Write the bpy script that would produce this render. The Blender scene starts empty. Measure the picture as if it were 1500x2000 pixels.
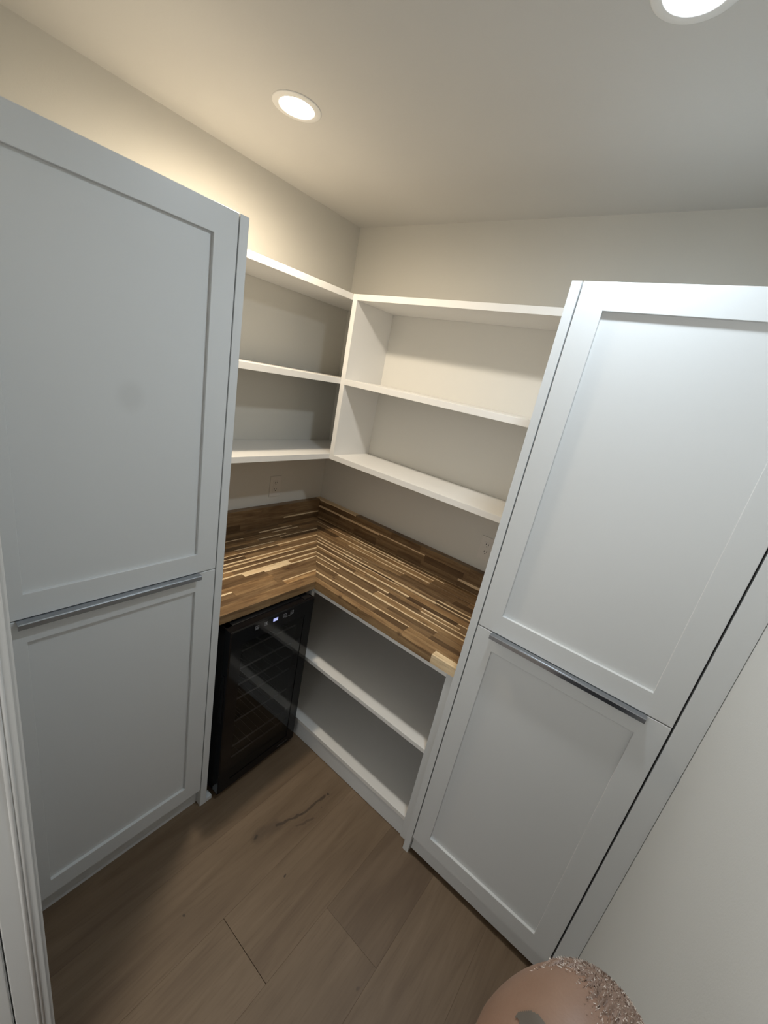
import bpy, bmesh, math, random
from mathutils import Vector, Matrix, noise

# ------------------------------------------------------------------ camera, world, exposure
S = bpy.context.scene
def V(u, v, z): return Vector((u, -v, z))        # u: from left wall, v: from back wall, z: up

cam_d = bpy.data.cameras.new('camera'); cam = bpy.data.objects.new('camera', cam_d)
S.collection.objects.link(cam); S.camera = cam
cr = Vector((0.77278872, 0.60596372, 0.18869438)); cu_ = Vector((-0.33603255, 0.13844177, 0.93162009)); cf = Vector((-0.53840479, 0.78335295, -0.31060978))
M = Matrix((cr, cu_, -cf)).transposed().to_4x4(); M.translation = V(1.7109, 1.7702, 1.7585)
cam.matrix_world = M
cam_d.sensor_fit = 'VERTICAL'; cam_d.sensor_height = 24.0; cam_d.lens = 24.0 * 799.14 / 2000.0
cam_d.clip_start = 0.01; cam_d.clip_end = 100

w = bpy.data.worlds.new('world'); S.world = w; w.use_nodes = True
w.node_tree.nodes['Background'].inputs[0].default_value = (1.0, 0.99, 0.96, 1)
w.node_tree.nodes['Background'].inputs[1].default_value = 0.40
S.view_settings.view_transform = 'Standard'; S.view_settings.look = 'None'
S.view_settings.exposure = 2.13; S.view_settings.gamma = 1.0; S.view_settings.use_curve_mapping = False
LAMP_WARM = ((1.0, 0.85, 0.65), 14.0)   # colour, watts of the beam
LAMP_COOL = ((0.80, 0.91, 1.0), 8.6)

# ------------------------------------------------------------------ dimensions (metres)
H = 2.44; W = 1.955
D1 = .648; VA = 1.067; PT = .0262; TT = 2.064; ZG = 1.080; ST = .0625; VL = 1.630
D2 = .622; UA = 1.335; GR = 1.897
SD1 = .295; SD2 = .286; ZT = 2.0737; ZM = 1.7083; ZB = 1.3162; TS = .0258; TV = .027
C1 = .624; C2 = .598; ZC = .868; TC = .036; BT = .036; HB = .114
E2 = .590; ZL2 = .468; ZL1 = .1044; ZK = .094
random.seed(7)

# ------------------------------------------------------------------ materials
def newmat(name, col=(.8, .8, .8), rough=.5, metal=0., spec=.5):
    m = bpy.data.materials.new(name); m.use_nodes = True
    b = m.node_tree.nodes['Principled BSDF']
    b.inputs['Base Color'].default_value = (*col, 1); b.inputs['Roughness'].default_value = rough
    b.inputs['Metallic'].default_value = metal; b.inputs['Specular IOR Level'].default_value = spec
    return m
class NT:
    def __init__(s, m): s.t = m.node_tree; s.b = s.t.nodes['Principled BSDF']
    def n(s, typ, **k):
        x = s.t.nodes.new(typ)
        for a, b in k.items(): setattr(x, a, b)
        return x
    def l(s, a, b): s.t.links.new(a, b)
    def setin(s, sock, v):
        if hasattr(v, 'is_output'): s.l(v, sock)
        else: sock.default_value = v
    def m(s, op, a, b=0., c=0.):
        x = s.n('ShaderNodeMath', operation=op)
        s.setin(x.inputs[0], a); s.setin(x.inputs[1], b)
        if op in ('MULTIPLY_ADD', 'SMOOTH_MIN', 'SMOOTH_MAX'): s.setin(x.inputs[2], c)
        return x.outputs[0]
    def vm(s, op, a, b=(0, 0, 0)):
        x = s.n('ShaderNodeVectorMath', operation=op)
        s.setin(x.inputs[0], a); s.setin(x.inputs[1], b)
        return x.outputs['Value'] if op in ('LENGTH', 'DISTANCE', 'DOT_PRODUCT') else x.outputs[0]
    def noise(s, vec, scale, detail=4., rough=.5, dist=0.):
        x = s.n('ShaderNodeTexNoise'); s.l(vec, x.inputs['Vector'])
        x.inputs['Scale'].default_value = scale; x.inputs['Detail'].default_value = detail
        x.inputs['Roughness'].default_value = rough; x.inputs['Distortion'].default_value = dist
        return x.outputs['Fac']
    def ramp(s, fac, stops):
        x = s.n('ShaderNodeValToRGB'); s.l(fac, x.inputs[0]); e = x.color_ramp.elements
        while len(e) < len(stops): e.new(0.5)
        for el, (p, c) in zip(e, stops): el.position = p; el.color = (*c, 1)
        return x.outputs[0]
    def mix(s, f, a, b, blend='MIX'):
        x = s.n('ShaderNodeMix', data_type='RGBA', blend_type=blend)
        s.setin(x.inputs[0], f)
        s.setin(x.inputs[6], a if hasattr(a, 'is_output') else (*a, 1)); s.setin(x.inputs[7], b if hasattr(b, 'is_output') else (*b, 1))
        return x.outputs[2]
    def smooth(s, x, lo, hi):
        y = s.n('ShaderNodeMapRange', interpolation_type='SMOOTHSTEP')
        s.l(x, y.inputs[0]); y.inputs[1].default_value = lo; y.inputs[2].default_value = hi
        return y.outputs[0]
    def bump(s, h, strength, dist=.001):
        x = s.n('ShaderNodeBump'); x.inputs['Strength'].default_value = strength; x.inputs['Distance'].default_value = dist
        s.l(h, x.inputs['Height']); s.l(x.outputs[0], s.b.inputs['Normal'])
    def objc(s): return s.n('ShaderNodeTexCoord').outputs['Object']
    def pos(s): return s.n('ShaderNodeNewGeometry').outputs['Position']
    def attr(s, name): return s.n('ShaderNodeAttribute', attribute_type='OBJECT', attribute_name=name).outputs['Fac']

def paint(name, col, rough, scale, strength, var=.02):
    m = newmat(name, col, rough); t = NT(m); p = t.pos()
    f = t.noise(p, 3.0, 2.0)
    c = t.mix(f, tuple(x * (1 - var) for x in col), tuple(min(1, x * (1 + var)) for x in col)); t.l(c, t.b.inputs['Base Color'])
    t.bump(t.noise(p, scale, 3.0), strength, .0006)
    return m
M_WALL = paint('wall_paint', (.635, .615, .56), .7, 260, .25)
M_CEIL = paint('ceiling_paint', (.62, .605, .57), .8, 200, .25)
M_WALLR = paint('side_wall_paint', (.64, .645, .63), .55, 300, .3)
M_TRIM = paint('trim_paint', (.63, .625, .61), .45, 400, .1)
M_CAB = paint('cabinet_lacquer', (.645, .655, .652), .38, 700, .05, .008)
M_SHELF = paint('shelf_melamine', (.77, .755, .725), .42, 700, .05, .008)
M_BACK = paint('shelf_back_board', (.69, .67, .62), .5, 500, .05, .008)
M_DARK = newmat('dark_gap', (.02, .02, .02), .8)
M_ALU = newmat('brushed_aluminium', (.40, .42, .45), .17, 1.0)
M_BLACK = newmat('black_plastic', (.006, .006, .007), .32)
M_BLACKG = newmat('black_gloss', (.004, .004, .005), .09, 0., .35)
M_CAV = newmat('fridge_liner', (.012, .011, .011), .55)
M_CHROME = newmat('chrome_wire', (.80, .80, .82), .42, .5)
M_GREY = newmat('badge_grey', (.30, .31, .33), .35, 1.0)
M_OUT = newmat('outlet_plastic', (.66, .63, .58), .4)
M_RUB = newmat('rubber', (.02, .02, .02), .8)
M_HINGE = newmat('dark_hinge', (.02, .02, .022), .4, .6)
# faint soft grey spot on the upper door panel beside the doorway
M_CAB_SPOT = paint('cabinet_lacquer_spot', (.645, .655, .652), .38, 700, .05, .008)
t = NT(M_CAB_SPOT); p = t.pos(); src = t.b.inputs['Base Color'].links[0].from_socket
d = t.vm('DISTANCE', t.vm('MULTIPLY', p, (1, 1, .82)), tuple(V(.638, 1.339, 1.600 * .82)))
k = t.m('SUBTRACT', 1.0, t.smooth(t.m('ADD', d, t.m('MULTIPLY', t.noise(p, 30), .01)), .018, .046))
t.l(t.mix(t.m('MULTIPLY', k, .16), src, (.35, .35, .33)), t.b.inputs['Base Color'])
# tinted glass
M_GLASS = newmat('tinted_glass', (.02, .02, .02), .03)
t = NT(M_GLASS); tb = t.n('ShaderNodeBsdfTransparent'); tb.inputs[0].default_value = (.48, .47, .46, 1)
gl = t.n('ShaderNodeBsdfGlossy'); gl.inputs['Roughness'].default_value = .015; gl.inputs[0].default_value = (.9, .95, 1, 1)
fr = t.n('ShaderNodeFresnel'); fr.inputs[0].default_value = 1.50
mx = t.n('ShaderNodeMixShader'); bf = t.n('ShaderNodeNewGeometry').outputs['Backfacing']; t.l(t.m('MULTIPLY', fr.outputs[0], t.m('SUBTRACT', 1.0, bf)), mx.inputs[0]); t.l(tb.outputs[0], mx.inputs[1]); t.l(gl.outputs[0], mx.inputs[2])
t.l(mx.outputs[0], t.t.nodes['Material Output'].inputs[0])
def emit(name, col, st):
    m = newmat(name, (0.12, 0.12, 0.12), .4); b = m.node_tree.nodes['Principled BSDF']
    b.inputs['Emission Color'].default_value = (*col, 1); b.inputs['Emission Strength'].default_value = st
    return m
M_LCD = emit('lcd_glow', (.34, .38, .85), .16)
M_DIGIT = emit('lcd_digit', (.75, .78, 1.0), .30)
M_ICON = emit('panel_print_glow', (.6, .6, .62), .035)  # key print given a weak glow of its own

# butcher block staves: X along the stave, Y across it
M_STAVE = newmat('acacia_stave', (.3, .2, .1), .33); t = NT(M_STAVE)
oc = t.objc(); tone = t.attr('tone'); sap = t.attr('sap')
sp = t.n('ShaderNodeSeparateXYZ'); t.l(oc, sp.inputs[0])
off = t.n('ShaderNodeCombineXYZ'); t.l(t.m('MULTIPLY', tone, 37.), off.inputs[0]); t.l(t.m('MULTIPLY', tone, 91.), off.inputs[1])
q = t.vm('ADD', oc, off.outputs[0])
g1 = t.noise(t.vm('MULTIPLY', q, (5., 60., 60.)), 1.0, 4, .6, .6)
g2 = t.noise(t.vm('MULTIPLY', q, (14., 420., 420.)), 1.0, 2, .5)
g3 = t.noise(t.vm('MULTIPLY', q, (9., 22., 22.)), 1.0, 2, .5, 1.2)
heart = t.ramp(t.m('ADD', t.m('MULTIPLY', g1, .80), t.m('MULTIPLY', g3, .20)),
               [(.28, (.085, .044, .020)), (.44, (.165, .097, .046)), (.58, (.235, .150, .075)), (.75, (.32, .215, .115))])
heart = t.mix(1.0, heart, t.ramp(tone, [(0, (.50, .46, .43)), (.5, (1., 1., 1.)), (1, (1.75, 1.70, 1.55))]), 'MULTIPLY')
light = t.ramp(g1, [(.3, (.66, .48, .275)), (.7, (.84, .67, .44))])
edge = t.m('ADD', sp.outputs[1], t.m('MULTIPLY', t.m('SUBTRACT', t.noise(t.vm('MULTIPLY', q, (7., 30., 30.)), 1.0, 2), .5), .013))
sf = t.smooth(t.m('SUBTRACT', edge, sap), -.0008, .0008)
knot = t.m('SUBTRACT', 1.0, t.smooth(t.noise(t.vm('MULTIPLY', q, (10., 26., 26.)), 1.0, 1), .22, .29))
col = t.mix(t.m('MULTIPLY', knot, .75), t.mix(sf, heart, light), (.05, .022, .010))
col = t.mix(t.m('MULTIPLY', t.smooth(g2, .52, .72), .28), col, (.06, .03, .012))
t.l(col, t.b.inputs['Base Color']); t.bump(g2, .12, .0004)
t.l(t.m('ADD', t.m('MULTIPLY', g2, .12), .34), t.b.inputs['Roughness'])

# floor planks: Y along the plank
def plank_mat(name, marks=()):
    m = newmat(name, (.2, .14, .09), .5); t = NT(m)
    oc = t.objc(); tone = t.attr('tone')
    off = t.n('ShaderNodeCombineXYZ'); t.l(t.m('MULTIPLY', tone, 53.), off.inputs[0]); t.l(t.m('MULTIPLY', tone, 17.), off.inputs[1])
    q = t.vm('ADD', oc, off.outputs[0])
    g1 = t.noise(t.vm('MULTIPLY', q, (16., 1.6, 1.)), 1.0, 4, .55, 1.4)
    g2 = t.noise(t.vm('MULTIPLY', q, (190., 9., 1.)), 1.0, 3, .6)
    g3 = t.noise(t.vm('MULTIPLY', q, (7., 2.5, 1.)), 1.0, 2, .5)
    c = t.ramp(t.m('ADD', t.m('MULTIPLY', g1, .55), t.m('MULTIPLY', g3, .45)), [(.30, (.108, .067, .037)), (.5, (.150, .100, .058)), (.7, (.188, .128, .079))])
    c = t.mix(1.0, c, t.ramp(tone, [(0, (.70, .66, .63)), (.5, (1, 1, 1)), (1, (1.22, 1.2, 1.16))]), 'MULTIPLY')
    c = t.mix(t.m('MULTIPLY', t.smooth(g2, .5, .75), .35), c, (.085, .052, .030))
    p = t.pos(); wob = t.n('ShaderNodeTexNoise'); t.l(p, wob.inputs['Vector']); wob.inputs['Scale'].default_value = 22.
    wv = t.vm('MULTIPLY', t.vm('SUBTRACT', wob.outputs['Color'], (.5, .5, .5)), (.030, .030, 0))
    pw = t.vm('MULTIPLY', t.vm('ADD', p, wv), (1, 1, 0))
    for kind, a, b, r, s in marks:
        if kind == 'knot':
            dd = t.vm('LENGTH', t.vm('MULTIPLY', t.vm('SUBTRACT', pw, tuple(V(*a, 0))), (1.25, .8, 1)))
        else:
            A = V(*a, 0); B = V(*b, 0); ab = B - A
            pa = t.vm('SUBTRACT', pw, tuple(A))
            h = t.m('DIVIDE', t.vm('DOT_PRODUCT', pa, tuple(ab)), ab.length_squared)
            h = t.m('MINIMUM', t.m('MAXIMUM', h, 0.), 1.)
            x = t.n('ShaderNodeVectorMath', operation='SCALE'); x.inputs[0].default_value = tuple(ab); t.l(h, x.inputs[3])
            dd = t.vm('LENGTH', t.vm('SUBTRACT', pa, x.outputs[0]))
        f = t.m('MULTIPLY', t.m('SUBTRACT', 1., t.smooth(dd, r * .35, r)), s)
        c = t.mix(f, c, (.030, .017, .010))
    t.l(c, t.b.inputs['Base Color']); t.bump(g2, .25, .0005)
    t.l(t.m('ADD', t.m('MULTIPLY', g2, .15), .44), t.b.inputs['Roughness'])
    return m
M_PLANK = plank_mat('oak_plank', [
    ('knot', (.898, 1.004), 0, .011, .95), ('knot', (.967, .683), 0, .007, .9), ('knot', (1.080, 1.009), 0, .006, .9), ('knot', (.99, .74), 0, .004, .6),
    ('seg', (.898, 1.004), (.915, .92), .030, .35), ('seg', (.915, .92), (.955, .82), .008, .75), ('seg', (.955, .82), (.966, .70), .007, .75),
    ('seg', (.975, .87), (1.0, .80), .006, .5), ('knot', (.931, 1.302), 0, .006, .8), ('knot', (1.4664, 1.0397), 0, .008, .5)])

# ------------------------------------------------------------------ mesh helpers
COL = S.collection
def link(name, me, mat, parent=None):
    o = bpy.data.objects.new(name, me); COL.objects.link(o)
    if mat is not None and not me.materials: me.materials.append(mat)
    if parent is not None: o.parent = parent
    return o
def bm_box(bm, u0, u1, v0, v1, z0, z1, bev=0.):
    r = bmesh.ops.create_cube(bm, size=1.0)
    for x in r['verts']:
        x.co = Vector(((u0 + u1) / 2 + x.co.x * (u1 - u0), -(v0 + v1) / 2 + x.co.y * (v1 - v0), (z0 + z1) / 2 + x.co.z * (z1 - z0)))
    if bev > 0:
        es = list({e for x in r['verts'] for e in x.link_edges})
        bmesh.ops.bevel(bm, geom=es, offset=bev, segments=2, profile=.6, affect='EDGES')
def fin(bm, name, mat, parent=None, smooth=False):
    bmesh.ops.recalc_face_normals(bm, faces=bm.faces)
    me = bpy.data.meshes.new(name); bm.to_mesh(me); bm.free()
    if smooth:
        for f in me.polygons: f.use_smooth = True
    return link(name, me, mat, parent)
def box(name, u0, u1, v0, v1, z0, z1, mat, parent=None, bev=0.):
    bm = bmesh.new(); bm_box(bm, u0, u1, v0, v1, z0, z1, bev); return fin(bm, name, mat, parent)
def boxes(name, lst, mat, parent=None, bev=0.):
    bm = bmesh.new()
    for b in lst: bm_box(bm, *b, bev)
    return fin(bm, name, mat, parent)
def bm_cyl(bm, a, b, r, seg=12, r2=None):
    d = b - a; M_ = Matrix.Translation((a + b) / 2) @ d.to_track_quat('Z', 'Y').to_matrix().to_4x4()
    bmesh.ops.create_cone(bm, cap_ends=True, segments=seg, radius1=r, radius2=r if r2 is None else r2, depth=d.length, matrix=M_)
def thing(name, label, cat, group=None, loc=(0, 0, 0)):
    o = bpy.data.objects.new(name, None); COL.objects.link(o); o.location = (0, 0, 0)
    o.empty_display_size = .1; o['label'] = label; o['category'] = cat
    if group: o['group'] = group
    return o
def struct(o): o['kind'] = 'structure'; return o
def lab(o, s): o['label'] = s; return o
def rebase(root, loc):
    """move a thing's origin to its base without moving its parts"""
    for c in root.children: c.location = Vector(c.location) - Vector(loc)
    root.location = loc

# ------------------------------------------------------------------ the room
struct(box('wall_left', -.10, 0, -.10, 1.79, 0, H, M_WALL))
struct(box('wall_back', 0, W, -.10, 0, 0, H, M_WALL))
struct(box('wall_right', W, W + .10, -.10, 2.9, 0, H, M_WALLR))
struct(boxes('wall_front', [(0, 1.026, 1.672, 1.716, 0, H), (0, .985, 1.716, 1.79, 0, H), (1.026, W, 1.672, 1.79, 2.10, H)], M_WALLR))
struct(box('ceiling', -.10, W + .10, -.10, 2.9, H, H + .08, M_CEIL))
floor = struct(box('floor', -.10, W + .10, -.10, 2.9, -.05, -.012, M_DARK))
# planks, edges along v
rows = [.130 + .225 * i for i in range(-1, 9)]
fixed = {5: [1.222], 6: [.968], 4: [.18, 1.95], 3: [.42, 2.2], 7: [.40, 1.62], 8: [1.1]}
tones = {(5, 0): .58, (5, 1): .52, (6, 0): .22, (6, 1): .46, (4, 1): .58, (3, 1): .46, (7, 1): .46}
for i, u0 in enumerate(rows):
    u1 = min(u0 + .225, W); u0 = max(u0, 0)
    ends = sorted([0.] + fixed.get(i - 0, [random.uniform(.3, 1.2), random.uniform(1.5, 2.5)]) + [2.9])
    for j in range(len(ends) - 1):
        a, b = ends[j], ends[j + 1]
        cu, cv = (u0 + u1) / 2, (a + b) / 2
        bm = bmesh.new(); hu, hv = (u1 - u0) / 2 - .00008, (b - a) / 2 - (.0007 if i == 5 else .0002)
        r = bmesh.ops.create_cube(bm, size=1.)
        for x in r['verts']: x.co = Vector((x.co.x * 2 * hu, x.co.y * 2 * hv, x.co.z * .012 - .006))
        bmesh.ops.bevel(bm, geom=[e for e in bm.edges if all(q.co.z > -.003 for q in e.verts)], offset=.0003, segments=1, affect='EDGES')
        o = fin(bm, 'plank', M_PLANK, floor); o.location = V(cu, cv, 0); o['tone'] = tones.get((i, j), random.uniform(.3, .65))
# door frame by the camera, open door leaf behind it
bm = bmesh.new()
bm_box(bm, .965, 1.040, 1.658, 1.672, 0, 2.14, .003)
tr = struct(fin(bm, 'trim_1', M_TRIM))
tr2 = boxes('jamb', [(1.026, 1.045, 1.6645, 1.7165, 0, 2.10)], M_TRIM, tr, .0015)
bm = bmesh.new(); bm_cyl(bm, V(1.0445, 1.6765, .0), V(1.0445, 1.6765, 2.1), .0030, 12); bm_cyl(bm, V(1.0445, 1.6835, .0), V(1.0445, 1.6835, 2.1), .0036, 12)
fin(bm, 'bead', M_TRIM, tr, True)
dr = struct(box('door_1', 1.006, 1.0445, 1.7205, 2.48, .008, 2.09, M_TRIM, None, .002))
bm = bmesh.new()
for z in (.22, 1.05, 1.85): bm_cyl(bm, V(1.0475, 1.7195, z - .045), V(1.0475, 1.7195, z + .045), .0055, 14)
fin(bm, 'hinge', M_HINGE, dr, True)
struct(box('baseboard_right', W - .013, W, D2 + .001, 2.9, 0, .125, M_TRIM, None, .003))

# ------------------------------------------------------------------ downlights
def lamp(name, label, u, v, col, st, mname):
    t = thing(name, label, 'ceiling light')
    N = 48
    bm = bmesh.new(); prof = [(.0715, 0), (.0715, -.0012), (.069, -.0026), (.060, -.0036), (.053, -.0040), (.0505, -.0036), (.0505, 0)]
    rings = [[bm.verts.new(V(u, v, H + z) + Vector((math.cos(2 * math.pi * k / N) * r, math.sin(2 * math.pi * k / N) * r, 0))) for k in range(N)] for r, z in prof]
    for a, b in zip(rings, rings[1:]):
        for k in range(N): bm.faces.new((a[k], a[(k + 1) % N], b[(k + 1) % N], b[k]))
    fin(bm, 'trim_ring', newmat(mname + '_ring', (.82, .81, .78), .4), t, True)
    bm = bmesh.new(); R = .0503; rr = []
    for r, z in ((R, -.0005), (R * .97, -.0020), (R * .8, -.0028), (R * .45, -.0032)):
        rr.append([bm.verts.new(V(u, v, H + z) + Vector((math.cos(2 * math.pi * k / N) * r, math.sin(2 * math.pi * k / N) * r, 0))) for k in range(N)])
    for a, b in zip(rr, rr[1:]):
        for k in range(N): bm.faces.new((a[k], a[(k + 1) % N], b[(k + 1) % N], b[k]))
    bm.faces.new(rr[-1][::-1])
    for f in bm.faces: f.normal_flip()
    fin(bm, 'diffuser', emit(mname, col, 14.0), t, True)
    ld = bpy.data.lights.new('led_beam', 'SPOT'); ld.energy = st; ld.color = col; ld.spot_size = math.radians(180); ld.spot_blend = .95; ld.shadow_soft_size = .048
    lo = bpy.data.objects.new('led_beam', ld); COL.objects.link(lo); lo.parent = t; lo.location = V(u, v, H - .006)
    rebase(t, V(u, v, H))
    return t
lamp('recessed_downlight', 'round recessed downlight glowing warm white above the black wine fridge corner', .477, .827, *LAMP_WARM, 'led_warm')
lamp('recessed_downlight', 'round recessed downlight glowing cool white above the cabinet by the bare side wall', 1.464, .827, *LAMP_COOL, 'led_cool')

# ------------------------------------------------------------------ tall cabinets
def shaker(name, parent, face, axis, a0, a1, z0, z1, pmat, pull):
    """door slab: axis 'v' -> face at u=face, spans v; axis 'u' -> face at v=face, spans u. Recessed panel 10 mm, 20 mm thick."""
    th, rc, s = .020, .0095, ST
    def B(p0, p1, d0, d1, q0, q1):
        return (face - d1, face - d0, p0, p1, q0, q1) if axis == 'v' else (p0, p1, face - d1, face - d0, q0, q1)
    bm = bmesh.new()
    # frame as one ring: outer/inner loops front and back
    def P(a, d, z): return V(face - d, a, z) if axis == 'v' else V(a, face - d, z)
    loops = []
    e = .0012
    for (ia, d) in ((0, th), (0, e), (e, 0), (s, 0), (s + .0008, .0008), (s + .0008, th)):
        loops.append([bm.verts.new(P(a, d, z)) for a, z in ((a0 + ia, z0 + ia), (a1 - ia, z0 + ia), (a1 - ia, z1 - ia), (a0 + ia, z1 - ia))])
    for x, y in zip(loops, loops[1:] + loops[:1]):
        for k in range(4): bm.faces.new((x[k], x[(k + 1) % 4], y[(k + 1) % 4], y[k]))
    dr = fin(bm, name, M_CAB, parent)
    box('door_panel', *B(a0 + s - .004, a1 - s + .004, rc, th - .002, z0 + s - .004, z1 - s + .004), pmat, dr)
    return dr
def pull(dr, face, axis, a0, a1, z):
    prof = [(-.014, .0015), (.016, .0015), (.0185, .0006), (.0200, -.0015), (.0200, -.0135), (.0188, -.0145), (.0176, -.0135), (.0176, -.0040), (.0165, -.0016), (.015, -.0010), (-.014, -.0010)]
    bm = bmesh.new(); ends = []
    for a in (a0, a1):
        ends.append([bm.verts.new(V(face + d, a, z + h) if axis == 'v' else V(a, face + d, z + h)) for d, h in prof])
    n = len(prof)
    for k in range(n): bm.faces.new((ends[0][k], ends[0][(k + 1) % n], ends[1][(k + 1) % n], ends[1][k]))
    bm.faces.new(ends[0]); bm.faces.new(ends[1])
    return lab(fin(bm, 'edge_pull', M_ALU, dr), 'long aluminium edge pull tucked into the gap between the doors')
G = .0016
# left one
t = thing('tall_cabinet', 'tall white two-door shaker pantry cabinet standing beside the black wine fridge', 'cabinet')
va = VA + PT
boxes('carcass', [(.002, D1 - .021, va, 1.648, TT - .018, TT - .001), (.002, D1 - .021, va, 1.648, ZK, ZK + .018), (.002, .014, va, 1.648, ZK, TT - .001),
                  (.002, D1 - .021, va, va + .016, ZK, TT - .001), (.002, D1 - .021, 1.632, 1.648, 0, TT - .001), (.002, D1 - .021, va, 1.648, ZG - .012, ZG + .012)], M_CAB, t)
box('end_panel', .002, D1, VA, va - .0010, 0, TT, M_CAB, t, .0008)
du = shaker('door', t, D1, 'v', va + .0024, VL, ZG + G, TT, M_CAB_SPOT, 0)
dl = shaker('door', t, D1, 'v', va + .0024, VL, ZK, ZG - G, M_CAB, 0)
pull(du, D1, 'v', 1.151, 1.5845, ZG - .0007)
box('toe_kick', .50, D1 - .029, va + .001, 1.648, 0.0, ZK - .002, M_CAB, t)
box('end_filler', D1 - .019, D1, VL + .003, 1.648, 0, TT, M_CAB, t, .0008)
box('scribe_block', D1 - .03, D1 - .0005, 1.042, VA - .0003, 0, .018, M_CAB, t, .0008)
rebase(t, V(.32, 1.35, 0))
# right one
t = thing('tall_cabinet', 'tall white two-door shaker pantry cabinet standing against the bare side wall', 'cabinet')
ua = UA + .0254
boxes('carcass', [(ua, GR, .002, D2 - .021, TT - .018, TT - .001), (ua, GR, .002, D2 - .021, ZK, ZK + .018), (ua, GR, .002, .014, ZK, TT - .001),
                  (ua, ua + .016, .002, D2 - .021, ZK, TT - .001), (GR + .005, GR + .021, .002, D2 - .021, 0, TT - .001), (ua, GR, .002, D2 - .021, ZG - .012, ZG + .012)], M_CAB, t)
box('end_panel', UA, ua - .0010, .002, D2, 0, TT, M_CAB, t, .0008)
du = shaker('door', t, D2, 'u', ua + .0024, GR - .0010, ZG + G, TT, M_CAB, 0)
dl = shaker('door', t, D2, 'u', ua + .0024, GR - .0010, ZK, ZG - G, M_CAB, 0)
pull(du, D2, 'u', 1.412, 1.842, ZG - .0007)
box('toe_kick', ua + .001, GR, .50, D2 - .020, .012, ZK - .002, M_CAB, t)
box('kick_gap_shade', ua + .001, GR, .46, .50, 0, ZK, M_DARK, t)  # black block standing in for the shade in the gap under the kick
box('wall_filler', GR + .0038, W - .001, D2 - .019, D2, 0, TT, M_CAB, t, .0008)
rebase(t, V(1.63, .31, 0))

# ------------------------------------------------------------------ upper shelves
t = thing('wall_shelf_unit', 'open white three-board corner shelves above the counter over the wine fridge', 'shelves')
for z in (ZT - TS, ZM - TS, ZB): box('shelf', .001, SD1, .001, VA - .001, z, z + TS, M_SHELF, t, .0008)
rebase(t, V(.15, .5, ZB))
t = thing('wall_shelf_unit', 'open white boxed shelf unit with two bays above the longer counter', 'shelves')
for z in (ZT - TS, ZM - TS, ZB): box('shelf', SD1 + TV, UA - .002, .014, SD2, z, z + TS, M_SHELF, t, .0008)
box('side_panel', SD1 + .0005, SD1 + TV, .001, SD2, ZB, ZT, M_SHELF, t, .0008)
box('back_panel', SD1 + TV, UA - .002, .001, .013, ZB, ZT, M_BACK, t)
rebase(t, V(.8, .14, ZB))

# ------------------------------------------------------------------ base shelf unit
t = thing('base_shelf_unit', 'open white base shelf unit under the longer butcher-block counter', 'shelves')
UL = .012
box('side_panel', UL, UL + .018, .002, E2, 0, ZC - TC - .002, M_SHELF, t, .0008)
box('face_stile', .585, .604, E2 - .019, E2, 0, ZC - TC - .002, M_SHELF, t, .0008)
box('side_panel', 1.299, UA - .001, .002, E2, 0, ZC - TC - .002, M_CAB, t, .0008)
box('top_rail', UL + .018, 1.299, E2 - .09, E2, ZC - TC - .021, ZC - TC - .002, M_SHELF, t, .0008)
box('shelf', UL + .018, 1.299, .012, E2 - .001, ZL2 - .0185, ZL2, M_SHELF, t, .0008)
box('shelf', UL + .018, 1.299, .012, E2 - .001, ZL1 - .0185, ZL1, M_SHELF, t, .0008)
box('toe_kick', UL + .018, 1.299, E2 - .022, E2 - .003, .003, ZL1 - .0187, M_CAB, t)
box('back_panel', UL + .018, 1.299, .002, .011, ZL1, ZC - TC - .003, M_BACK, t)
rebase(t, V(.95, .3, 0))

# ------------------------------------------------------------------ butcher block
def stave(parent, poly, ztop, zbot, ax, tone, sap):
    """poly: list of (u,v) corners; ax 'u' or 'v' = grain direction"""
    cu = sum(p[0] for p in poly) / len(poly); cv = sum(p[1] for p in poly) / len(poly)
    c = V(cu, cv, (ztop + zbot) / 2)
    rot = 0. if ax == 'u' else math.pi / 2
    R = Matrix.Rotation(-rot, 3, 'Z')
    bm = bmesh.new()
    top = [bm.verts.new(R @ (V(u, v, ztop) - c)) for u, v in poly]; bot = [bm.verts.new(R @ (V(u, v, zbot) - c)) for u, v in poly]
    n = len(poly)
    bm.faces.new(top); bm.faces.new(bot[::-1])
    for k in range(n): bm.faces.new((top[k], bot[k], bot[(k + 1) % n], top[(k + 1) % n]))
    bmesh.ops.bevel(bm, geom=[e for e in bm.edges if all(x.co.z > 0 for x in e.verts)], offset=.0003, segments=1, affect='EDGES')
    o = fin(bm, 'stave', M_STAVE, parent); o.location = c; o.rotation_euler = (0, 0, rot)
    o['tone'] = tone; o['sap'] = sap
    return o
def pick(wd, pr=.54):
    r = random.random(); tone = min(1, max(0, random.gauss(.5, .27)))
    if r < pr: return tone, wd / 2 - random.uniform(.0055, .0125)
    if r < pr + .008: return tone, -wd / 2 - .01                      # all sapwood
    return tone, .2
def rowsplit(total, front):
    out = [total - front]; s = 0; res = []
    x = 0
    while x < total - front - .018:
        wd = random.uniform(.024, .042)
        if total - front - (x + wd) < .022: wd = total - front - x
        res.append((x, x + wd)); x += wd
    res.append((total - front, total))
    return res
ct = thing('countertop', 'L-shaped acacia butcher-block countertop with a mitred corner over the wine fridge', 'countertop')
k = C2 / C1
zt = lambda: ZC - random.uniform(0, .0002)
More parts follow.
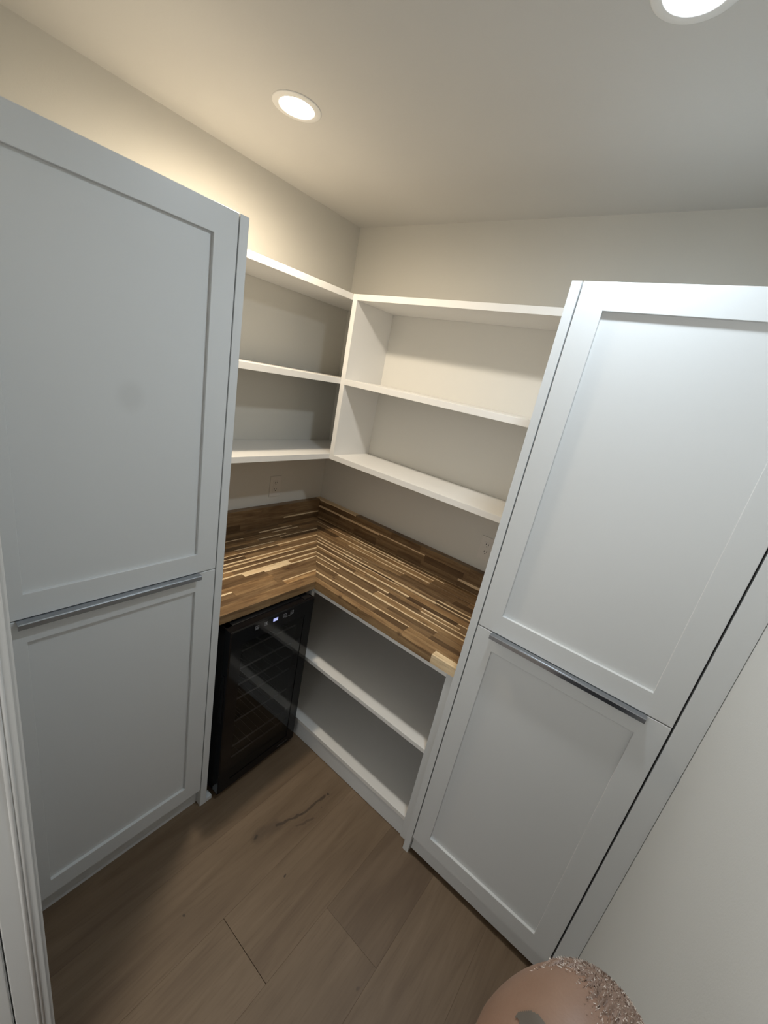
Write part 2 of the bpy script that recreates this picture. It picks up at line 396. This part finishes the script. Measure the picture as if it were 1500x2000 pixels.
for a, b in rowsplit(C1, .050):                           # over the fridge: rows across u, grain along v
    x = VA - .001; first = True
    vm0, vm1 = a * k, b * k
    lim = max(vm0, vm1)
    off = random.uniform(.10, .36)
    cuts = [x]
    while cuts[-1] - off > lim + .09: cuts.append(cuts[-1] - off); off = random.uniform(.16, .42)
    for i, c0 in enumerate(cuts):
        last = i == len(cuts) - 1
        poly = [(a, c0), (b, c0)] + ([(b, vm1), (a, vm0)] if last else [(b, cuts[i + 1]), (a, cuts[i + 1])])
        tn, sp_ = pick(b - a, .56)
        if b == C1: tn, sp_ = .62, .2
        stave(ct, poly, zt(), ZC - TC, 'v', tn, sp_)
for a, b in rowsplit(C2, .030):
    um0, um1 = a / k, b / k; lim = max(um0, um1)
    off = .105 if b == C2 else random.uniform(.10, .36); cuts = [UA - .001]
    while cuts[-1] - off > lim + .09: cuts.append(cuts[-1] - off); off = random.uniform(.16, .42)
    for i, c0 in enumerate(cuts):
        last = i == len(cuts) - 1
        poly = [(c0, a), (c0, b)] + ([(um1, b), (um0, a)] if last else [(cuts[i + 1], b), (cuts[i + 1], a)])
        tn, sp_ = pick(b - a)
        if b == C2: tn, sp_ = (.95, -.1) if i == 0 else (.7, .2)
        stave(ct, poly, zt(), ZC - TC, 'u', tn, sp_)
rebase(ct, V(.4, .4, ZC - TC))

def splash(label, ax, a0, a1):
    t = thing('backsplash', label, 'backsplash')
    z = ZC + .0003
    for h in (.040, .036, HB - .0763):
        cuts = [a0]
        while cuts[-1] < a1 - .36: cuts.append(cuts[-1] + random.uniform(.14, .34))
        cuts.append(a1)
        for p, q in zip(cuts, cuts[1:]):
            tn, sp_ = pick(h, .42); tn = min(tn, .6) * .8
            c = V((BT + .001) / 2, (p + q) / 2, z + h / 2) if ax == 'v' else V((p + q) / 2, (BT + .001) / 2, z + h / 2)
            bm = bmesh.new(); r = bmesh.ops.create_cube(bm, size=1.)
            for x in r['verts']: x.co = Vector((x.co.x * (q - p), x.co.y * h, x.co.z * (BT - .001)))   # X along, Y across(up), Z thickness
            o = fin(bm, 'stave', M_STAVE, t); o.location = c
            o.rotation_euler = (math.pi / 2, 0, 0) if ax == 'u' else (math.pi / 2, 0, math.pi / 2)
            o['tone'] = tn; o['sap'] = sp_ if random.random() < .25 else .2
        z += h
    rebase(t, V(BT / 2, (a0 + a1) / 2, ZC) if ax == 'v' else V((a0 + a1) / 2, BT / 2, ZC))
splash('short acacia upstand along the counter above the wine fridge', 'v', BT + .001, VA - .002)
splash('long acacia upstand along the counter above the open base shelves', 'u', .001, UA - .002)

# ------------------------------------------------------------------ wine fridge
t = thing('wine_fridge', 'black glass-door under-counter wine fridge with wire racks and touch panel', 'wine fridge')
FA, FB, FT = .6335, 1.0405, .8225          # v extents and top
FD, FF = .632, .6676                       # door back, door front
boxes('body', [(.12, .145, FA + .004, FB - .004, .022, FT - .006), (.12, FD, FA + .004, FA + .034, .022, FT - .006), (.12, FD, FB - .034, FB - .004, .022, FT - .006),
               (.12, FD, FA + .004, FB - .004, FT - .036, FT - .006), (.12, FD, FA + .004, FB - .004, .022, .060)], M_CAV, t, .002)
GA, GB, GZ0, GZ1 = .6822, .9900, .0760, .7490
bm = bmesh.new(); loops = []
for ia, iz, d in ((0, 0, 0), (0, 0, FF - FD - .004), (.004, .004, FF - FD)):
    loops.append([bm.verts.new(V(FD + d, v, z)) for v, z in ((FA + ia, .030 + iz), (FB - ia, .030 + iz), (FB - ia, FT - .004 - iz), (FA + ia, FT - .004 - iz))])
for d in (FF - FD, 0):
    loops.append([bm.verts.new(V(FD + d, v, z)) for v, z in ((GA, GZ0), (GB, GZ0), (GB, GZ1), (GA, GZ1))])
for x, y in zip(loops, loops[1:] + loops[:1]):
    for q in range(4): bm.faces.new((x[q], x[(q + 1) % 4], y[(q + 1) % 4], y[q]))
door = fin(bm, 'door', M_BLACKG, t)
box('glass_pane', FF - .007, FF - .002, GA, GB, GZ0, GZ1, M_GLASS, door)
box('handle_recess', FD + .006, FD + .020, FB - .001, FB + .0016, .40, .62, M_BLACK, door, .0005)
box('badge', FF - .0005, FF + .0008, .677, .737, .0495, .0525, M_GREY, door)
box('top_hinge', FD - .05, FF - .012, FA + .012, FA + .05, FT - .006, FT - .001, M_BLACK, t, .001)
# touch panel: printed key outlines with a faint added glow, keys' symbols, lit number
pan = box('control_panel', FF - .0006, FF + .0002, .740, .945, .780, .808, M_BLACKG, t)
def key(v, sym):
    s = .0075; w_ = .0007; x0, x1 = FF + .0001, FF + .0005; z = .7945
    L = [(x0, x1, v - s, v + s, z + s - w_, z + s), (x0, x1, v - s, v + s, z - s, z - s + w_), (x0, x1, v - s, v - s + w_, z - s, z + s), (x0, x1, v + s - w_, v + s, z - s, z + s)]
    if sym == 'p': L += [(x0, x1, v - .0006, v + .0006, z, z + .005), (x0, x1, v - .004, v - .0030, z - .004, z + .002), (x0, x1, v + .003, v + .004, z - .004, z + .002), (x0, x1, v - .004, v + .004, z - .0045, z - .0036)]
    if sym == 'l': L += [(x0, x1, v - .003, v + .003, z - .001, z + .0045), (x0, x1, v - .002, v + .002, z - .0045, z - .002)]
    if sym == '+': L += [(x0, x1, v - .0005, v + .0005, z - .001, z + .0045), (x0, x1, v - .003, v + .003, z + .001, z + .002), (x0, x1, v - .003, v + .003, z - .0045, z - .0035)]
    if sym == '-': L += [(x0, x1, v - .003, v + .003, z - .0005, z + .0005)]
    boxes('key', L, M_ICON, pan)
key(.929, 'p'); key(.888, 'l'); key(.797, '+'); key(.759, '-')
box('key_bracket', FF + .0001, FF + .0005, .762, .795, .7835, .7842, M_ICON, pan)
box('display', FF + .0001, FF + .0006, .8315, .8545, .7875, .8015, M_LCD, pan)
def digit(v, segs):
    x0, x1, z, w_, h = FF + .0006, FF + .0009, .7945, .0030, .0045
    q = {'a': (v - w_, v + w_, z + h - .0008, z + h), 'g': (v - w_, v + w_, z - .0004, z + .0004), 'd': (v - w_, v + w_, z - h, z - h + .0008),
         'f': (v + w_ - .0008, v + w_, z, z + h), 'b': (v - w_, v - w_ + .0008, z, z + h), 'e': (v + w_ - .0008, v + w_, z - h, z), 'c': (v - w_, v - w_ + .0008, z - h, z)}
    boxes('digit', [(x0, x1, *q[s]) for s in segs], M_DIGIT, pan)
digit(.8480, 'abged'); digit(.8385, 'afgcd')
# racks
for n, z in enumerate((.662, .577, .500, .428, .311, .174, .113)):
    bm = bmesh.new(); fr_u = .612
    va_, vb_ = FA + .038, FB - .038
    bm_box(bm, fr_u - .002, fr_u + .002, va_, vb_, z - .003, z + .003); bm_cyl(bm, V(.17, va_, z), V(.17, vb_, z), .0020, 8)
    for j in range(5):
        v = va_ + .03 + (vb_ - va_ - .06) * j / 4
        pts = [V(fr_u - .006 - .43 * s / 10, v, z - .004 - .010 * (s % 2)) for s in range(11)] if n < 3 else [V(fr_u, v, z - .004), V(.17, v, z - .004)]
        for p, q in zip(pts, pts[1:]): bm_cyl(bm, p, q, .0007, 6)
    fin(bm, 'rack', M_CHROME, t, True)
for u in (.18, .60):
    for v in (FA + .04, FB - .04):
        bm = bmesh.new(); bm_cyl(bm, V(u, v, 0), V(u, v, .023), .016, 16); fin(bm, 'foot', M_RUB, t, True)
rebase(t, V(.40, (FA + FB) / 2, 0))
t.rotation_euler = (0, 0, math.radians(1.5))

# ------------------------------------------------------------------ outlets
def outlet(label, ax, a, z):
    t = thing('wall_outlet', label, 'outlet')
    def B(p0, p1, d0, d1, q0, q1): return (d0, d1, a + p0, a + p1, z + q0, z + q1) if ax == 'v' else (a + p0, a + p1, d0, d1, z + q0, z + q1)
    box('cover_plate', *B(-.036, .036, .0003, .0055, -.058, .058), M_OUT, t, .0018)
    ins = box('socket_insert', *B(-.0167, .0167, .0053, .0072, -.0333, .0333), M_OUT, t, .0006)
    sg = 1 if ax == 'u' else -1
    for dz in (.0175, -.0175):
        for p in (-.0063, .0063):
            box('slot', *B(p - .0012, p + .0012, .0066, .0076, dz + .000, dz + .0085), M_DARK, ins)
        bm = bmesh.new(); c = V(.0066, a, z + dz - .006) if ax == 'v' else V(a, .0066, z + dz - .006); e = V(.0076, a, z + dz - .006) if ax == 'v' else V(a, .0076, z + dz - .006)
        bm_cyl(bm, c, e, .0026, 12); fin(bm, 'ground_hole', M_DARK, ins)
    for dz in (.0483, -.0483):
        bm = bmesh.new(); c = V(.0050, a, z + dz) if ax == 'v' else V(a, .0050, z + dz); e = V(.0061, a, z + dz) if ax == 'v' else V(a, .0061, z + dz)
        bm_cyl(bm, c, e, .0032, 12); fin(bm, 'screw', M_OUT, t)
    rebase(t, V(.001, a, z) if ax == 'v' else V(a, .001, z))
outlet('beige duplex outlet on the wall above the wine fridge counter', 'v', .362, 1.084)
outlet('beige duplex outlet low on the wall beside the end panel of the cabinet', 'u', 1.1085, 1.093)
#PERSON#
HEAD_YAW, HEAD_PITCH = 0., 0.
# ------------------------------------------------------------------ person below the camera, head tipped back
M_SKIN = newmat('skin', (.40, .225, .155), .5); t = NT(M_SKIN); p = t.objc()
f = t.noise(p, 38., 4.0, .6); f2 = t.noise(p, 420., 2.0)
c = t.mix(f, (.205, .120, .080), (.26, .160, .112)); c = t.mix(t.m('MULTIPLY', t.smooth(f2, .5, .7), .22), c, (.22, .12, .08))
t.l(c, t.b.inputs['Base Color']); t.bump(f2, .25, .0006); t.b.inputs['Subsurface Weight'].default_value = .08; t.b.inputs['Subsurface Radius'].default_value = (.008, .003, .002)
M_SCALP = newmat('cropped_scalp', (.30, .19, .14), .45); t = NT(M_SCALP); p = t.objc()
f = t.noise(p, 60., 3.0); c = t.mix(f, (.165, .105, .075), (.25, .165, .125)); t.l(c, t.b.inputs['Base Color']); t.bump(t.noise(p, 700., 2.), .5, .001)
M_STUB = newmat('pale_stubble_glint', (.72, .64, .58), .3)  # pale hairs, with the glints on the crop put into their colour
M_BROW = newmat('brow_hair', (.10, .085, .07), .6)
M_EYE = newmat('eye_white', (.7, .67, .63), .2); M_IRIS = newmat('iris', (.05, .04, .03), .2)
M_SHIRT = newmat('shirt_cloth', (.08, .085, .10), .85); M_JEAN = newmat('denim', (.06, .08, .13), .85); M_SHOE = newmat('shoe_leather', (.05, .035, .025), .6)
HC = V(1.811, 1.4615, 1.1625)
HF = (cam.matrix_world.translation - HC).normalized()
HU = .50 * cr + .85 * cu_; HU = (HU - HU.dot(HF) * HF).normalized()
HM = Matrix((HF, HU.cross(HF), HU)).transposed().to_4x4(); HM.translation = HC
HM = HM @ Matrix.Rotation(math.radians(HEAD_YAW), 4, 'Z') @ Matrix.Rotation(math.radians(HEAD_PITCH), 4, 'Y')
def hp(az, el, off=0.):
    """point on the head, az from the face forward (left positive), el up, degrees"""
    a, e = math.radians(az), math.radians(el)
    x, y, z = math.cos(e) * math.cos(a), math.cos(e) * math.sin(a), math.sin(e)
    g = lambda a0, e0, sa, se: math.exp(-((az - a0) / sa) ** 2 - ((el - e0) / se) ** 2)
    low = max(0., -z)
    k = 1.0
    P = Vector((x * .098, y * .078 * (1 - .22 * low), z * (.112 if z > 0 else .128)))
    if x < 0: P.x *= 1.04
    if x < 0 and z < 0: P.x *= (1 - .35 * low)
    d = .030 * g(0, -12, 7, 9) + .012 * g(0, 0, 6, 12) + .004 * (g(20, 14, 14, 5) + g(-20, 14, 14, 5)) - .009 * (g(21, 3, 10, 6) + g(-21, 3, 10, 6))
    d += .004 * (g(32, -14, 12, 10) + g(-32, -14, 12, 10)) + .006 * g(0, -33, 16, 3.5) + .006 * g(0, -40, 14, 3.5) - .004 * g(0, -36.5, 16, 1.8) + .012 * g(0, -56, 22, 9)
    n = Vector((x / .098, y / .078, z / .115)).normalized()
    return P + n * (d + off)
def grid_mesh(name, off, keep, na=120, ne=80, mat=None, parent=None):
    bm = bmesh.new(); vs = {}
    def vert(i, j):
        if (i % na, j) not in vs: vs[(i % na, j)] = bm.verts.new(HM @ hp(-180 + 360. * (i % na) / na, -88 + 176. * j / ne, off(-180 + 360. * (i % na) / na, -88 + 176. * j / ne) if callable(off) else off))
        return vs[(i % na, j)]
    for i in range(na):
        for j in range(ne):
            if keep(-180 + 360. * (i + .5) / na, -88 + 176. * (j + .5) / ne): bm.faces.new((vert(i, j), vert(i + 1, j), vert(i + 1, j + 1), vert(i, j + 1)))
    if keep(0, 91) : bm.faces.new([vert(i, ne) for i in range(na)])
    if keep(0, -91): bm.faces.new([vert(i, 0) for i in range(na)][::-1])
    return bm
# skeleton for neck, torso, limbs, hands
sk_v, sk_e, sk_r = [], [], []
def J(p, r, par=None):
    sk_v.append(p); sk_r.append(r)
    if par is not None: sk_e.append((par, len(sk_v) - 1))
    return len(sk_v) - 1
pel = J(V(1.715, 1.60, .57), .125)
wai = J(V(1.72, 1.64, .70), .115, pel); che = J(V(1.73, 1.685, .86), .130, wai); nb = J(V(1.75, 1.665, .985), .062, che)
n1 = J(V(1.775, 1.59, 1.03), .052, nb); n2 = J(HC * .62 + V(1.775, 1.59, 1.03) * .38, .050, n1)
LEG, ARM = {}, {}
for s in (-1, 1):
    hip = J(V(1.715 + s * .085, 1.62, .54), .088, pel); kn = J(V(1.715 + s * .125, 1.93, .46), .058, hip); ca = J(V(1.715 + s * .122, 1.82, .28), .052, kn)
    an = J(V(1.715 + s * .12, 1.71, .085), .036, ca); to = J(V(1.715 + s * .135, 1.86, .035), .030, an)
    LEG[s] = (hip, kn, ca, an, to)
    sh = J(V(1.73 + s * .145, 1.69, .955), .052, che); el = J(V(1.715 + s * .165, 1.78, .74), .038, sh); wr = J(V(1.715 + s * .135, 1.90, .60), .025, el)
    pm = J(V(1.715 + s * .128, 1.945, .555), .028, wr)
    for k_, (dx, ln) in enumerate(((-.028, .062), (-.010, .072), (.009, .068), (.027, .052))):
        a_ = J(V(1.715 + s * .128 + dx, 1.962, .545), .0095, pm); b_ = J(V(1.715 + s * .128 + dx * 1.1, 1.962 + ln * .55, .525), .0085, a_); J(V(1.715 + s * .128 + dx * 1.15, 1.962 + ln * .9, .490), .0075, b_)
    a_ = J(V(1.715 + s * .098, 1.93, .556), .0105, pm); J(V(1.715 + s * .080, 1.955, .535), .009, a_)
    ARM[s] = (sh, el, wr)
def skin_mesh(name, vs, es, rs, root, sub=2):
    me = bpy.data.meshes.new(name); me.from_pydata([tuple(x) for x in vs], es, [])
    o = bpy.data.objects.new(name, me); COL.objects.link(o)
    o.modifiers.new('skin', 'SKIN'); o.modifiers.new('sub', 'SUBSURF').render_levels = sub; o.modifiers['sub'].levels = sub
    for i, r in enumerate(rs): me.skin_vertices[0].data[i].radius = (r, r); me.skin_vertices[0].data[i].use_root = (i == root)
    dg = bpy.context.evaluated_depsgraph_get(); dg.update()
    out = bpy.data.meshes.new_from_object(o.evaluated_get(dg)); bpy.data.objects.remove(o)
    return out
body_me = skin_mesh('body', sk_v, sk_e, sk_r, pel)
bm = grid_mesh('h', 0., lambda a, e: True)
for s in (-1, 1):                                          # ears
    r = bmesh.ops.create_uvsphere(bm, u_segments=16, v_segments=12, radius=1.)
    for x in r['verts']: x.co = HM @ Vector((-.014 + x.co.x * .017 - .004 * x.co.z, s * (.070 + x.co.y * .008 + .005 * max(0, -x.co.x)), -.030 + x.co.z * .029))
hm = bpy.data.meshes.new('h'); bmesh.ops.recalc_face_normals(bm, faces=bm.faces); bm.to_mesh(hm); bm.free()
bm = bmesh.new(); bm.from_mesh(body_me); bm.from_mesh(hm); me = bpy.data.meshes.new('body'); bm.to_mesh(me); bm.free()
o = bpy.data.objects.new('body', me); COL.objects.link(o); md = o.modifiers.new('r', 'REMESH'); md.mode = 'VOXEL'; md.voxel_size = .0042; md.use_smooth_shade = True
sm = o.modifiers.new('s', 'SMOOTH'); sm.iterations = 3; sm.factor = .5
dg = bpy.context.evaluated_depsgraph_get(); dg.update()
me2 = bpy.data.meshes.new_from_object(o.evaluated_get(dg)); bpy.data.objects.remove(o)
for f_ in me2.polygons: f_.use_smooth = True
person = thing('person', 'person with a bare forehead and cropped hair looking up beside the side wall', 'person')
me2.materials.clear(); link('body', me2, M_SKIN, person)
# hair cap with stubble
def hairline(az): a = abs(az); return 44 - (a / 14.) ** 1.2 * 0 + (6 if 18 < a < 50 else 0) if a < 55 else max(-22, 44 - (a - 55) * 2.2)
_hl = hairline
def hairline(az): return _hl(az) if az > -62 else max(_hl(az), min(84, 44 + (-62 - az) * 2.2)) if az > -100 else max(_hl(az), 84 - (-100 - az) * 2.)
def inhair(a, e): return e > hairline(a) + 3 * math.sin(a * .9) + 2 * math.sin(a * 2.7)
def hoff(a, e): d_ = e - hairline(a) - 3 * math.sin(a * .9) - 2 * math.sin(a * 2.7); return max(-.0016, min(.0034, d_ * .0005 - .0014))
bm = grid_mesh('hair', hoff, inhair, 240, 160)
hair = fin(bm, 'hair', M_SCALP, person, True); hair.data.materials.append(M_STUB)
bm = bmesh.new(); bm.from_mesh(hair.data); rnd = random.Random(3)
n = 0
while n < 9000:
    a, e = rnd.uniform(-180, 180), math.degrees(math.asin(rnd.uniform(-.3, 1)))
    if e > 87 or not inhair(a, e - rnd.uniform(-5, 3)): continue
    n += 1
    h0 = max(0., hoff(a, e)); b0 = HM @ hp(a, e, h0 - .0005); tip = HM @ hp(a + rnd.uniform(-1.5, 1.5), e + rnd.uniform(-2.5, 1.0), h0 + rnd.uniform(.0008, .0020)); d_ = (tip - b0); sd = d_.cross(HF).normalized() * .00048
    f_ = bm.faces.new([bm.verts.new(x) for x in (b0 - sd, b0 + sd, tip)]); f_.material_index = 1 if rnd.random() < .5 else 0
bm.to_mesh(hair.data); bm.free()
for s in (-1, 1):
    bm = grid_mesh('eyebrow', .0012, lambda a, e: 8 < a * s < 38 and abs(e - (12.5 - .018 * (a * s - 25) ** 2)) < 4.2 * (1 - ((a * s - 21) / 18.) ** 2) + .6, 360, 240)
    fin(bm, 'eyebrow', M_BROW, person, True)
    bm = bmesh.new(); bmesh.ops.create_uvsphere(bm, u_segments=20, v_segments=14, radius=.0125, matrix=Matrix.Translation(HM @ (hp(21 * s, 3) - Vector((.009, 0, 0))))); ey = fin(bm, 'eye', M_EYE, person, True)
    bm = bmesh.new(); bmesh.ops.create_uvsphere(bm, u_segments=16, v_segments=10, radius=.0062, matrix=Matrix.Translation(HM @ (hp(21 * s, 3) - Vector((.0022, 0, 0))))); fin(bm, 'iris', M_IRIS, ey, True)
bm = grid_mesh('lips', .0007, lambda a, e: abs(a) < 15 and abs(e + 36.5) < 5 * (1 - (a / 16.) ** 2), 240, 160); fin(bm, 'lips', newmat('lip_skin', (.36, .16, .13), .45), person, True)
# clothes follow the skeleton a little wider
def sub(name, ids, extra, mat, vox=.008):
    bm = bmesh.new()
    for j in ids: bmesh.ops.create_uvsphere(bm, u_segments=20, v_segments=12, radius=sk_r[j] + extra, matrix=Matrix.Translation(sk_v[j]))
    for a_, b_ in sk_e:
        if a_ in ids and b_ in ids: bm_cyl(bm, sk_v[a_], sk_v[b_], sk_r[a_] + extra, 20, sk_r[b_] + extra)
    me = bpy.data.meshes.new(name); bm.to_mesh(me); bm.free()
    o = bpy.data.objects.new(name, me); COL.objects.link(o); md = o.modifiers.new('r', 'REMESH'); md.mode = 'VOXEL'; md.voxel_size = vox
    sm = o.modifiers.new('s', 'SMOOTH'); sm.iterations = 6; sm.factor = .5
    dg = bpy.context.evaluated_depsgraph_get(); dg.update()
    me = bpy.data.meshes.new_from_object(o.evaluated_get(dg)); bpy.data.objects.remove(o); me.materials.clear()
    for f_ in me.polygons: f_.use_smooth = True
    return link(name, me, mat, person)
ids = [che, wai, pel] + [j for s in (-1, 1) for j in ARM[s][:2]]
sub('shirt', ids, .028, M_SHIRT)
sub('trousers', [pel] + [j for s in (-1, 1) for j in LEG[s][:4]], .021, M_JEAN)
for s in (-1, 1):
    bm = bmesh.new(); a_, b_ = sk_v[LEG[s][3]], sk_v[LEG[s][4]]
    r = bmesh.ops.create_uvsphere(bm, u_segments=20, v_segments=12, radius=1.)
    mid = (a_ + b_) / 2
    for x in r['verts']: x.co = Vector((mid.x + x.co.x * .048, mid.y - .01 + x.co.y * .135, max(.0, .045 + x.co.z * (.055 if x.co.y < .2 else .075))))
    fin(bm, 'shoe', M_SHOE, person, True)
rebase(person, V(1.715, 1.70, 0))
